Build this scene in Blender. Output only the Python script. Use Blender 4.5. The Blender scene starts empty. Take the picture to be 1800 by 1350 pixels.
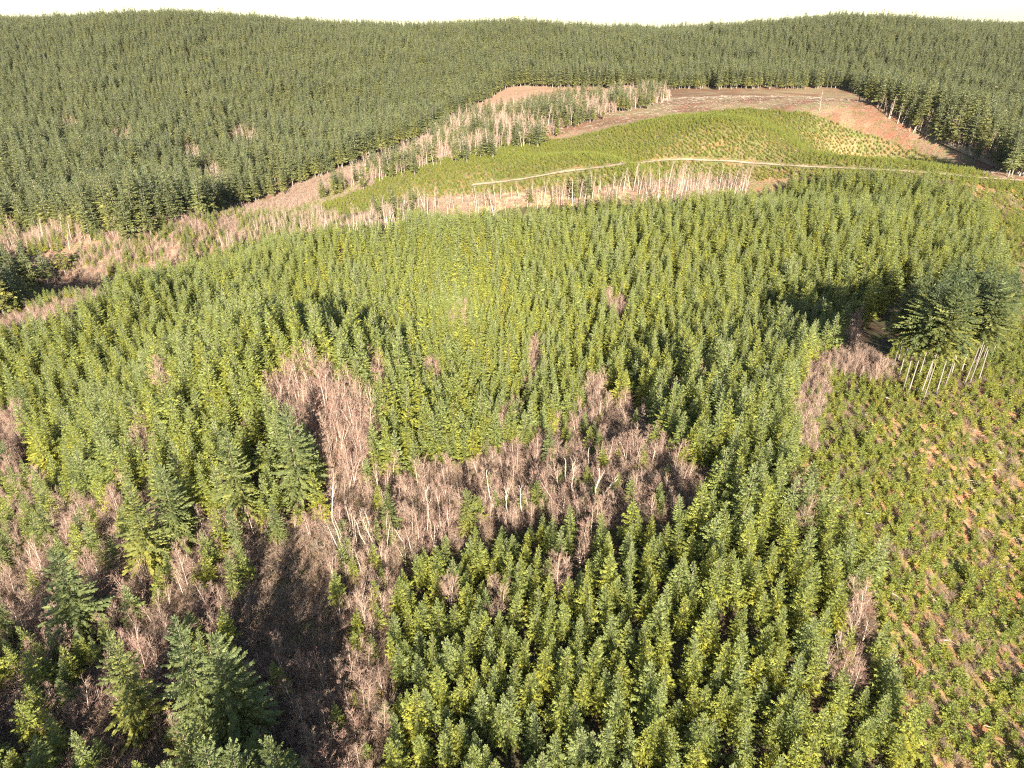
import bpy, math, random
import numpy as np
from mathutils import Vector

# ------------------------------------------------------------------ camera, world, sun, exposure
scene = bpy.context.scene
C = scene.collection
W0, H0, F = 1800.0, 1350.0, 1210.0
CAM = np.array([0.0, 0.0, 110.0])
PITCH = math.radians(27.0)
cd = bpy.data.cameras.new('camera'); cam = bpy.data.objects.new('camera', cd); C.objects.link(cam)
cam.location = CAM; cam.rotation_euler = (math.pi/2 - PITCH, 0, 0)
cd.sensor_fit = 'HORIZONTAL'; cd.sensor_width = 36; cd.lens = 36*F/W0
cd.clip_start = 1; cd.clip_end = 30000
scene.camera = cam
SUN_EL, SUN_AZ = math.radians(20.2), math.radians(5.0)     # behind the camera, a little to the right
world = bpy.data.worlds.new('World'); scene.world = world; world.use_nodes = True
nt = world.node_tree; nt.nodes.clear()
sky = nt.nodes.new('ShaderNodeTexSky'); sky.sky_type = 'NISHITA'; sky.sun_disc = False
sky.sun_elevation = SUN_EL; sky.sun_rotation = math.pi - SUN_AZ
sky.air_density = 1.0; sky.dust_density = 0.6; sky.ozone_density = 1.0
bg = nt.nodes.new('ShaderNodeBackground'); bg.inputs[1].default_value = 0.05
wo = nt.nodes.new('ShaderNodeOutputWorld')
nt.links.new(sky.outputs[0], bg.inputs[0]); nt.links.new(bg.outputs[0], wo.inputs[0])
sl = bpy.data.lights.new('sun', 'SUN'); sl.energy = 5.0; sl.angle = math.radians(0.5); sl.color = (1.0, 0.925, 0.80)
sun = bpy.data.objects.new('sun', sl); C.objects.link(sun)
sun_dir = Vector((math.sin(SUN_AZ)*math.cos(SUN_EL), -math.cos(SUN_AZ)*math.cos(SUN_EL), math.sin(SUN_EL)))
sun.rotation_euler = sun_dir.to_track_quat('Z', 'Y').to_euler()
scene.view_settings.view_transform = 'Standard'; scene.view_settings.look = 'None'
scene.view_settings.exposure = 2.12; scene.view_settings.gamma = 1.0
scene.cycles.use_denoising = False; scene.cycles.filter_width = 1.15; scene.cycles.sample_clamp_indirect = 1.5
scene.cycles.max_bounces = 4; scene.cycles.diffuse_bounces = 2; scene.cycles.transmission_bounces = 3

# ------------------------------------------------------------------ geometry of the view (used to survey the place)
cp, sp = math.cos(PITCH), math.sin(PITCH)
def world_at(u, v, t):
    a = (np.asarray(u, float)-W0/2)/F; b = (H0/2-np.asarray(v, float))/F
    return np.stack([a*t, t*(cp+b*sp), CAM[2]+t*(-sp+b*cp)], -1)
def project(x, y, z):
    dy, dz = y-CAM[1], z-CAM[2]
    t = dy*cp - dz*sp
    t_ = np.where(t < 1, 1, t)
    u = W0/2 + F*x/t_; v = H0/2 - F*(dy*sp+dz*cp)/t_
    return np.where(t < 1, -9999, u), np.where(t < 1, 9999, v), t
def inside(poly, u, v):
    p = np.array(poly, float); n = len(p); r = np.zeros(u.shape, bool)
    j = n-1
    for i in range(n):
        xi, yi = p[i]; xj, yj = p[j]
        c = ((yi > v) != (yj > v)) & (u < (xj-xi)*(v-yi)/((yj-yi) or 1e-9)+xi)
        r ^= c; j = i
    return r
rng = np.random.default_rng(7); random.seed(7)

# value noise, smooth, vectorised
def vnoise(x, y, seed=0):
    xi = np.floor(x).astype(np.int64); yi = np.floor(y).astype(np.int64)
    fx = x-xi; fy = y-yi; fx = fx*fx*(3-2*fx); fy = fy*fy*(3-2*fy)
    def h(a, b):
        n = (a*374761393 + b*668265263 + seed*974711) & 0x7fffffff
        n = ((n ^ (n >> 13))*1274126177) & 0x7fffffff
        return ((n ^ (n >> 16)) & 0xffff)/65535.0
    return (h(xi, yi)*(1-fx)+h(xi+1, yi)*fx)*(1-fy)+(h(xi, yi+1)*(1-fx)+h(xi+1, yi+1)*fx)*fy
def fbm(x, y, s, seed=0, o=3):
    r = 0; a = 0.5; tot = 0
    for k in range(o):
        r = r+a*vnoise(x/s, y/s, seed+k*17); tot += a; a *= .5; s *= .5
    return r/tot

# terrain: surveyed points (pixel, distance along the view axis, height of what stands there)
SURVEY = [
 # near
 (900,1180,132,8),(400,1180,134,6),(0,1180,135,5),(1400,1180,131,9),(1800,1180,130,4),
 (900,1500,105,8),(200,1500,105,8),(1700,1500,104,5),
 (900,900,178,5),(500,950,172,0),(100,950,170,3),(1300,900,166,10),(1750,900,166,3),
 (800,800,203,3),(500,700,214,8),(100,700,222,12),(1200,700,208,12),(1650,700,231,0),
 (850,620,238,13),(1300,600,238,12),(400,600,240,12),(1800,600,262,3),(0,600,275,12),
 (900,500,298,12),(1400,480,300,11),(500,500,305,12),(150,540,320,12),
 (900,420,362,10),(1400,400,356,10),(600,420,375,11),(350,470,365,10),(1700,420,338,9),
 (930,365,425,10),(1350,325,438,9),(1600,312,430,9),(1740,350,395,5),
 # alder strip behind the plantation, clearing, hill
 (700,385,450,6),(500,400,470,4),(300,440,440,4),(120,490,410,4),(0,540,380,4),
 (1100,345,455,4),(850,330,500,1),(1000,303,510,0),(1200,283,520,0),(1500,297,500,0),(1790,318,470,0),
 (1300,240,565,1),(1000,262,570,1),(800,290,560,1),(650,340,530,1),(1560,262,560,1),
 (1300,193,650,1),(1120,212,650,1),(950,245,640,1),(1450,205,630,1),
 (1250,172,760,1),(1450,175,740,1),(1000,205,720,1),(1600,225,600,0),(1760,290,510,0),
 # left valley and the old forest beyond it
 (250,420,470,8),(80,460,430,8),(500,345,560,8),(50,400,480,8),(650,285,640,8),
 (300,300,610,24),(50,300,600,24),(550,240,760,24),(200,200,900,24),(700,190,950,24),(-300,300,620,24),(-200,190,930,24),
 # right forest
 (1700,270,560,4),(1760,220,640,26),(1900,300,560,20),(1650,180,780,24),(2100,200,720,24),
 # the ridge far behind
 (900,34,1500,26),(600,50,1450,26),(300,22,1500,26),(0,40,1450,26),(1200,50,1500,26),(1500,26,1450,26),(1800,44,1450,26),(-400,30,1500,30),(2200,40,1400,30),(0,110,1200,25),(900,120,1150,20),(1500,120,1100,20)]
S = np.array(SURVEY, float)
P = world_at(S[:, 0], S[:, 1], S[:, 2]); P[:, 2] -= S[:, 3]
P = np.vstack([P, [[-300,-100,6],[0,-120,4],[300,-100,0],[-900,300,10],[900,250,0],[-1800,1500,90],[1800,1500,90],[0,2200,60],[-2500,2500,60],[2500,2500,60]]])
print('ground z', P[:, 2].round(0).tolist())
KC = 45.0
def ker(d2): return -np.sqrt(d2+KC*KC)
D2 = ((P[:, None, :2]-P[None, :, :2])**2).sum(-1)
n = len(P)
A = np.zeros((n+1, n+1)); A[:n, :n] = ker(D2) + np.eye(n)*-12; A[:n, n] = 1; A[n, :n] = 1
WGT = np.linalg.solve(A, np.append(P[:, 2], 0))
def ground(x, y):
    x = np.asarray(x, float); y = np.asarray(y, float); sh = x.shape; x = x.ravel(); y = y.ravel()
    out = np.empty(x.shape)
    for a in range(0, len(x), 20000):
        xs, ys = x[a:a+20000], y[a:a+20000]
        d2 = (xs[:, None]-P[None, :, 0])**2+(ys[:, None]-P[None, :, 1])**2
        out[a:a+20000] = ker(d2) @ WGT[:n] + WGT[n]
    far = np.clip((y-2300)/1500, 0, 1); out = out*(1-far)+far*20
    out += (fbm(x, y, 42, 3)-.5)*2.6 + (fbm(x, y, 7, 9, 2)-.5)*.9
    return out.reshape(sh)
def hit(u, v):
    """the ground point seen at pixel (u, v)"""
    ts = np.arange(60, 1700, 1.0); p = world_at(u, v, ts[:, None].ravel())
    g = ground(p[:, 0], p[:, 1]); k = np.argmax(p[:, 2] <= g)
    return p[k, 0], p[k, 1], g[k]

# ------------------------------------------------------------------ materials
def mat(name): 
    m = bpy.data.materials.new(name); m.use_nodes = True; m.node_tree.nodes.clear(); return m, m.node_tree.nodes, m.node_tree.links
def ramp(nd, stops):
    r = nd.new('ShaderNodeValToRGB'); e = r.color_ramp.elements
    e[0].position, e[0].color = stops[0][0], (*stops[0][1], 1); e[1].position, e[1].color = stops[-1][0], (*stops[-1][1], 1)
    for p_, c_ in stops[1:-1]:
        q = e.new(p_); q.color = (*c_, 1)
    return r
def foliage(name, cols, trans=.3, varz=None):
    m, nd, L = mat(name)
    oi = nd.new('ShaderNodeObjectInfo'); at = nd.new('ShaderNodeAttribute'); at.attribute_name = 'tint'
    geo = nd.new('ShaderNodeNewGeometry')
    nz = nd.new('ShaderNodeTexNoise'); nz.inputs['Scale'].default_value = .018; nz.inputs['Detail'].default_value = 2
    L.new(geo.outputs['Position'], nz.inputs['Vector'])
    # per-tree random + stand-scale drift + per-branch tint
    a = nd.new('ShaderNodeMath'); a.operation = 'MULTIPLY_ADD'; a.inputs[1].default_value = .52; a.inputs[2].default_value = -.26
    L.new(oi.outputs['Random'], a.inputs[0])
    b = nd.new('ShaderNodeMath'); b.operation = 'MULTIPLY_ADD'; b.inputs[1].default_value = .35; L.new(nz.outputs[0], b.inputs[0]); L.new(a.outputs[0], b.inputs[2])
    c = nd.new('ShaderNodeMath'); c.operation = 'MULTIPLY_ADD'; c.inputs[1].default_value = .62; L.new(at.outputs['Fac'], c.inputs[0]); L.new(b.outputs[0], c.inputs[2])
    r = ramp(nd, cols); L.new(c.outputs[0], r.inputs[0])
    d = nd.new('ShaderNodeBsdfPrincipled'); d.inputs['Roughness'].default_value = .55; d.inputs['Specular IOR Level'].default_value = .25
    t = nd.new('ShaderNodeBsdfTranslucent'); mx = nd.new('ShaderNodeMixShader'); mx.inputs[0].default_value = trans
    L.new(r.outputs[0], d.inputs['Base Color']); L.new(r.outputs[0], t.inputs[0])
    L.new(d.outputs[0], mx.inputs[1]); L.new(t.outputs[0], mx.inputs[2])
    o = nd.new('ShaderNodeOutputMaterial'); L.new(mx.outputs[0], o.inputs[0]); return m
def bark(name, c1, c2, scale=3.0):
    m, nd, L = mat(name)
    tc = nd.new('ShaderNodeTexCoord'); oi = nd.new('ShaderNodeObjectInfo')
    nz = nd.new('ShaderNodeTexNoise'); nz.inputs['Scale'].default_value = scale; nz.inputs['Detail'].default_value = 4
    L.new(tc.outputs['Object'], nz.inputs['Vector'])
    a = nd.new('ShaderNodeMath'); a.operation = 'MULTIPLY_ADD'; a.inputs[1].default_value = .7; L.new(oi.outputs['Random'], a.inputs[0])
    s = nd.new('ShaderNodeMath'); s.operation = 'MULTIPLY_ADD'; s.inputs[1].default_value = 1.2; s.inputs[2].default_value = -.45; L.new(nz.outputs[0], s.inputs[0]); L.new(s.outputs[0], a.inputs[2])
    r = ramp(nd, [(0, c1), (1, c2)]); L.new(a.outputs[0], r.inputs[0])
    d = nd.new('ShaderNodeBsdfPrincipled'); d.inputs['Roughness'].default_value = .85; d.inputs['Specular IOR Level'].default_value = .15
    L.new(r.outputs[0], d.inputs['Base Color']); o = nd.new('ShaderNodeOutputMaterial'); L.new(d.outputs[0], o.inputs[0]); return m
M = {}
M['open'] = foliage('old_open_fir_needles', [(0, (.25,.235,.05)), (.4, (.165,.185,.06)), (1, (.125,.155,.07))], .25)
M['fir'] = foliage('young_fir_needles', [(0, (.31,.285,.04)), (.3, (.24,.25,.045)), (.65, (.175,.205,.058)), (1, (.225,.25,.105))], .25)
M['sapling'] = foliage('sapling_needles', [(0, (.31,.285,.045)), (.5, (.22,.24,.045)), (1, (.14,.175,.045))], .3)
M['far'] = foliage('far_fir_needles', [(0, (.22,.205,.055)), (.4, (.145,.155,.055)), (1, (.105,.125,.06))], .2)
M['old'] = foliage('old_fir_needles', [(0, (.19,.185,.04)), (.4, (.11,.13,.045)), (1, (.085,.11,.05))], .2)
M['twig'] = foliage('bare_twigs', [(0, (.40,.29,.21)), (.45, (.33,.22,.165)), (.75, (.28,.155,.125)), (1, (.37,.30,.23))], .12)
M['brush'] = foliage('brush_twigs', [(0, (.35,.25,.16)), (.5, (.27,.175,.13)), (1, (.33,.28,.22))], .15)
M['bark_dark'] = bark('fir_bark', (.10,.075,.055), (.22,.18,.14))
M['bark_pale'] = bark('pale_fir_bark', (.12,.10,.085), (.25,.22,.185))  # slightly paler bark of the grove and far firs
M['alder_bark'] = bark('alder_bark', (.24,.17,.13), (.46,.38,.30))
M['pale_bark'] = bark('pale_bark', (.28,.22,.17), (.50,.43,.35))
M['snag_wood'] = bark('weathered_wood', (.22,.175,.135), (.40,.34,.27))
M['fern'] = foliage('fern_leaves', [(0, (.26,.21,.07)), (.5, (.19,.185,.05)), (1, (.27,.16,.07))], .3)

m, nd, L = mat('ground_cover')
at = nd.new('ShaderNodeAttribute'); at.attribute_name = 'soil'
geo = nd.new('ShaderNodeNewGeometry')
n1 = nd.new('ShaderNodeTexNoise'); n1.inputs['Scale'].default_value = .9; n1.inputs['Detail'].default_value = 8; n1.inputs['Roughness'].default_value = .7
n2 = nd.new('ShaderNodeTexNoise'); n2.inputs['Scale'].default_value = .16; n2.inputs['Detail'].default_value = 5
for q in (n1, n2): L.new(geo.outputs['Position'], q.inputs['Vector'])
r1 = ramp(nd, [(.3, (.35,.33,.3)), (.5, (.95,.95,.95)), (.7, (1.5,1.45,1.35))]); L.new(n1.outputs[0], r1.inputs[0])
r2 = ramp(nd, [(.35, (.75,.95,.6)), (.5, (1,1,1)), (.65, (1.2,.9,.85))]); L.new(n2.outputs[0], r2.inputs[0])
def mult(a, b):
    q = nd.new('ShaderNodeMix'); q.data_type = 'RGBA'; q.blend_type = 'MULTIPLY'; q.inputs[0].default_value = 1
    L.new(a, q.inputs[6]); L.new(b, q.inputs[7]); return q.outputs[2]
col = mult(mult(at.outputs['Color'], r1.outputs[0]), r2.outputs[0])
d = nd.new('ShaderNodeBsdfPrincipled'); d.inputs['Roughness'].default_value = .95; d.inputs['Specular IOR Level'].default_value = .1
bp = nd.new('ShaderNodeBump'); bp.inputs['Strength'].default_value = .9; bp.inputs['Distance'].default_value = .5
L.new(n1.outputs[0], bp.inputs['Height']); L.new(bp.outputs[0], d.inputs['Normal']); L.new(col, d.inputs['Base Color'])
o = nd.new('ShaderNodeOutputMaterial'); L.new(d.outputs[0], o.inputs[0]); M['ground'] = m
M['road'] = bark('gravel_track', (.27,.20,.13), (.44,.34,.24), .5)

# ------------------------------------------------------------------ regions (outlines of the stands, surveyed in the photograph)
PLANT = [(-500,780),(-100,635),(0,592),(100,555),(250,492),(420,434),(600,405),(740,388),(930,364),(1100,356),(1250,350),(1340,320),(1450,306),(1560,300),(1650,312),(1735,350),(1750,400),(1775,450),(1790,500),(1700,500),(1600,488),(1525,545),(1492,605),(1425,625),(1405,700),(1395,780),(1430,860),(1490,910),(1530,970),(1555,1080),(1585,1200),(1650,1500),(640,1500),(700,1180),(675,1090),(705,1020),(745,970),(830,945),(960,905),(1080,915),(1180,895),(1245,870),(1250,815),(1165,750),(1130,700),(1050,690),(1010,710),(960,750),(880,765),(800,800),(700,805),(640,830),(662,760),(640,690),(560,645),(460,655),(465,705),(500,745),(545,770),(570,840),(560,885),(450,905),(330,870),(220,830),(130,850),(60,800),(45,720),(-60,740),(-500,900)]
HOLES = [[(-80,725),(35,715),(45,760),(30,830),(-80,850)], [(1062,520),(1100,520),(1105,550),(1070,550)], [(935,600),(950,600),(945,675),(925,680)],
 [(876,715),(905,700),(915,740),(880,755)], [(1030,675),(1065,670),(1060,700),(1030,700)], [(232,755),(262,750),(265,800),(240,805)],
 [(968,985),(992,985),(988,1040),(972,1040)], [(765,1018),(800,1018),(800,1060),(770,1060)], [(857,1020),(890,1020),(885,1085),(862,1085)],
 [(1010,935),(1045,935),(1040,985),(1015,985)], [(1500,1030),(1545,1060),(1530,1190),(1450,1190),(1460,1140),(1500,1130)],
 [(1395,840),(1412,840),(1415,930),(1400,935)], [(645,650),(665,640),(690,690),(670,700)], [(735,640),(765,640),(770,665),(745,665)], [(1490,560),(1505,560),(1505,600),(1490,600)],
 [(270,650),(290,650),(300,690),(280,695)], [(1175,660),(1190,690),(1180,700),(1168,690)], [(780,548),(830,548),(825,572),(790,574)], [(1230,640),(1245,655),(1240,680),(1225,670)], [(1332,600),(1342,600),(1342,620),(1332,620)]]
LOWLEFT = [(-400,880),(-60,850),(60,835),(130,870),(220,845),(330,890),(450,915),(560,895),(585,850),(640,840),(700,812),(800,808),(880,770),(960,755),(1010,715),(1050,695),(1130,705),(1160,755),(1245,820),(1240,872),(1180,892),(1080,912),(960,900),(830,940),(745,968),(700,1018),(668,1085),(690,1180),(640,1500),(-500,1500)]
PATCH = [(460,655),(560,642),(640,690),(665,760),(645,840),(590,855),(570,800),(545,750),(500,745),(465,705)]
STRIP_R = [(1435,612),(1500,605),(1575,640),(1560,668),(1470,650),(1445,700),(1430,790),(1395,785),(1402,700)]
CLEAR = [(1480,640),(1570,650),(1600,600),(1790,590),(1775,520),(1790,470),(1765,400),(1735,350),(1700,318),(2200,340),(2200,1500),(1650,1500),(1585,1200),(1565,1080),(1540,970),(1495,905),(1435,850),(1405,790),(1440,700)]
GROVE = [(1560,500),(1600,480),(1780,500),(1790,600),(1700,625),(1540,620),(1550,560)]
STRIP_B = [(590,400),(640,378),(720,352),(850,340),(1000,330),(1120,318),(1315,312),(1315,338),(1240,350),(1100,358),(930,362),(740,386)]
PALE_L = [(380,425),(470,385),(560,372),(590,395),(500,415),(420,440)]
BRUSH_L = [(-300,630),(-50,545),(60,480),(130,445),(240,400),(340,368),(450,340),(560,312),(610,320),(530,365),(600,375),(600,402),(420,434),(250,492),(100,555),(0,592),(-300,720)]
OPEN_L = [(-200,385),(0,378),(90,370),(190,392),(225,410),(120,430),(50,440),(0,440),(-200,450)]
HILL = [(470,392),(560,345),(700,300),(850,258),(1000,241),(1150,207),(1300,190),(1420,196),(1500,228),(1600,262),(1720,302),(1900,345),(1800,335),(1640,312),(1560,300),(1340,316),(1200,322),(1000,332),(850,342),(720,352),(600,380),(520,388)]
CREST = [(940,243),(1000,215),(1100,190),(1180,160),(1200,110),(1480,110),(1530,160),(1600,215),(1700,262),(1800,300),(2000,350),(1800,330),(1720,302),(1600,262),(1500,228),(1420,196),(1300,190),(1150,207)]
STRIP_F = [(560,335),(650,290),(740,245),(800,205),(860,170),(900,150),(1150,150),(1180,168),(1100,186),(1000,212),(950,243),(850,258),(700,300)]
FAR_L = [(-500,640),(-100,545),(0,500),(70,456),(130,424),(240,382),(330,350),(450,326),(560,284),(650,250),(740,218),(800,185),(850,160),(900,135),(1180,136),(1480,136),(1540,152),(1560,178),(1620,205),(1700,235),(1800,268),(2200,330),(2600,200),(2600,0),(-900,0),(-900,600)]
STRIP_FR = [(1540,178),(1600,205),(1700,240),(1800,275),(2200,330),(2200,360),(1800,298),(1680,255),(1600,225)]

GAPS = [[(190,222),(228,222),(232,256),(196,256)],[(318,248),(350,250),(352,282),(322,282)],[(352,282),(402,296),(404,322),(356,314)],[(400,226),(455,222),(455,246),(405,248)],[(108,205),(140,205),(142,226),(110,226)]]

# ------------------------------------------------------------------ ground
def grid_mesh():
    ys = np.concatenate([np.linspace(-160, 60, 45), 60+np.cumsum(np.geomspace(.9, 5.5, 560))])
    ys = np.concatenate([ys, np.geomspace(ys[-1]+20, 14000, 60)])
    nx = 520; a = np.linspace(-1, 1, nx)
    X = a[None, :]*(0.95*np.clip(ys, 60, None)+180)[:, None]; Y = np.repeat(ys[:, None], nx, 1)
    return X, Y
X, Y = grid_mesh(); Z = ground(X, Y)
ny, nx = X.shape
me = bpy.data.meshes.new('ground')
co = np.stack([X, Y, Z], -1).reshape(-1, 3)
idx = np.arange(ny*nx).reshape(ny, nx)
q = np.stack([idx[:-1, :-1], idx[:-1, 1:], idx[1:, 1:], idx[1:, :-1]], -1).reshape(-1, 4)
def fill_mesh(me, co, faces):
    """faces: (n,k) array"""
    k = faces.shape[1]
    me.vertices.add(len(co)); me.vertices.foreach_set('co', np.ascontiguousarray(co, np.float32).ravel())
    me.loops.add(faces.size); me.loops.foreach_set('vertex_index', faces.ravel().astype(np.int32))
    me.polygons.add(len(faces)); me.polygons.foreach_set('loop_start', np.arange(0, faces.size, k, dtype=np.int32))
    me.update(calc_edges=True)
fill_mesh(me, co, q)
me.polygons.foreach_set('use_smooth', np.ones(len(q), bool))
x, y, z = co.T; u, v, t = project(x, y, z)
w1 = (fbm(x, y, 14, 21)-.5)*np.clip(3000/t, 2, 26); w2 = (fbm(x, y, 14, 55)-.5)*np.clip(2000/t, 2, 18)
uu, vv = u+w1*1.5, v+w2*1.5
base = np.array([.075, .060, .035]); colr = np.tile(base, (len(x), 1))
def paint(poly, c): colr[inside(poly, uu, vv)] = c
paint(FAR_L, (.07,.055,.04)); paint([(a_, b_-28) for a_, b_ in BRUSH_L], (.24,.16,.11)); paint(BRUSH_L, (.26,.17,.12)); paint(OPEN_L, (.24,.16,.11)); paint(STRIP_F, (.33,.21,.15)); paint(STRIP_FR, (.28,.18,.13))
paint([(880,262),(960,225),(1060,190),(1200,160),(1300,195),(1100,235),(950,262)], (.25,.17,.115)); paint(CREST, (.22,.145,.095)); paint(HILL, (.19,.155,.075)); paint(STRIP_B, (.42,.28,.18)); paint(PALE_L, (.38,.26,.18))
sh = lambda poly, dv: [(a_, b_+dv) for a_, b_ in poly]
paint([(1300,300),(1420,290),(1440,318),(1340,350),(1290,345)], (.22,.16,.09)); paint(sh(LOWLEFT, 18), (.12,.085,.055)); paint(sh(PATCH, 22), (.22,.14,.10)); paint([(a_-16, b_) for a_, b_ in CLEAR], (.24,.15,.075)); paint(STRIP_R, (.34,.22,.16))  # lower-left soil painted darker to deepen the creek shadow
# dry yellow and red patches on the hill and in the clearing
hm = inside(HILL, uu, vv); pn = fbm(x, y, 26, 77); colr[hm & (pn > .68)] = (.29,.20,.10); colr[hm & (pn < .42)] = (.155,.145,.06)
cm = inside(CLEAR, uu, vv); pn = fbm(x, y, 3.5, 78); colr[cm & (pn > .58)] = (.31,.19,.105); colr[cm & (pn < .42)] = (.20,.165,.075)
km = inside(CREST, uu, vv); pn = fbm(x, y, 30, 79); colr[km & (pn > .55)] = (.19,.11,.07); colr[km & (pn < .42)] = (.24,.18,.11)
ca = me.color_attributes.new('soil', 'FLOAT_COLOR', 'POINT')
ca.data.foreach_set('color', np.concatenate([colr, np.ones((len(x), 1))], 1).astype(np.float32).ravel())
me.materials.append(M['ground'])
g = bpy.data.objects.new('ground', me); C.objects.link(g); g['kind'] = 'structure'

def road(name, pts, width):
    pp_ = np.array(pts, float); uq = np.arange(pp_[0, 0], pp_[-1, 0], 14.0); w = np.array([hit(a_, b_) for a_, b_ in zip(uq, np.interp(uq, pp_[:, 0], pp_[:, 1]))]); out = []
    for i in range(len(w)-1):
        m_ = max(2, int(np.linalg.norm(w[i+1, :2]-w[i, :2])/4))
        for k in range(m_): out.append(w[i, :2]+(w[i+1, :2]-w[i, :2])*k/m_)
    out = np.array(out)
    for _ in range(6): out[1:-1] = (out[:-2]+2*out[1:-1]+out[2:])/4
    d_ = np.gradient(out, axis=0); d_ /= np.linalg.norm(d_, axis=1)[:, None]; nrm = np.stack([-d_[:, 1], d_[:, 0]], 1)
    cols = np.linspace(-1, 1, 5); vs = []
    zc = ground(out[:, 0], out[:, 1])
    for c_ in cols:
        ww = width/2*(1+.25*(fbm(out[:, 0], out[:, 1], 12, 5)-.5))
        p_ = out+nrm*(c_*ww)[:, None]; zz = np.maximum(ground(p_[:, 0], p_[:, 1]), zc)+.14-.10*abs(c_)
        vs.append(np.column_stack([p_, zz]))
    vs = np.stack(vs, 1); i_ = np.arange(len(out)*5).reshape(-1, 5)
    f_ = np.stack([i_[:-1, :-1], i_[:-1, 1:], i_[1:, 1:], i_[1:, :-1]], -1).reshape(-1, 4)
    me = bpy.data.meshes.new(name); fill_mesh(me, vs.reshape(-1, 3), f_); me.materials.append(M['road'])
    o_ = bpy.data.objects.new(name, me); C.objects.link(o_); o_['kind'] = 'structure'
    return out
ROAD1 = road('gravel_road', [(830,326),(900,318),(1000,303),(1080,292),(1150,283),(1210,281),(1300,286),(1400,293),(1500,297),(1580,301),(1660,307),(1740,314),(1860,322)], 3.4)
ROAD2 = road('dirt_path', [(1480,172),(1540,178),(1580,200),(1610,225),(1680,262),(1750,292),(1830,322)], 6)

# ------------------------------------------------------------------ tree meshes
class Q:
    """collects quads with a tint per quad"""
    def __init__(s): s.v = []; s.f = []; s.t = []
    def quad(s, a, b, c, d, tint):
        k = len(s.v); s.v += [a, b, c, d]; s.f.append((k, k+1, k+2, k+3)); s.t.append(tint)
    def kite(s, p, d, wdir, ln, wd, tint):
        s.quad(p, p+d*ln*.45+wdir*wd, p+d*ln, p+d*ln*.45-wdir*wd, tint)
    def stick(s, p, q_, w0, w1, tint):
        d = q_-p; r = np.random.default_rng(len(s.v)).normal(size=3); n_ = np.cross(d, r); n_ /= np.linalg.norm(n_)+1e-9
        s.quad(p-n_*w0/2, p+n_*w0/2, q_+n_*w1/2, q_-n_*w1/2, tint)
    def tube(s, pts, rad, k=6, tint=.5):
        b = len(s.v); n_ = len(pts)
        for p, r in zip(pts, rad):
            for j in range(k):
                a = 2*math.pi*j/k; s.v.append(np.array([p[0]+r*math.cos(a), p[1]+r*math.sin(a), p[2]]))
        for i in range(n_-1):
            for j in range(k):
                s.f.append((b+i*k+j, b+i*k+(j+1) % k, b+(i+1)*k+(j+1) % k, b+(i+1)*k+j)); s.t.append(tint)
    def mesh(s, name, material, smooth=False):
        me = bpy.data.meshes.new(name); fill_mesh(me, np.array(s.v), np.array(s.f))
        a = me.attributes.new('tint', 'FLOAT', 'FACE'); a.data.foreach_set('value', np.array(s.t, np.float32))
        if smooth: me.polygons.foreach_set('use_smooth', np.ones(len(s.f), bool))
        me.materials.append(M[material]); return me
UP = np.array([0, 0, 1.0])
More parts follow.
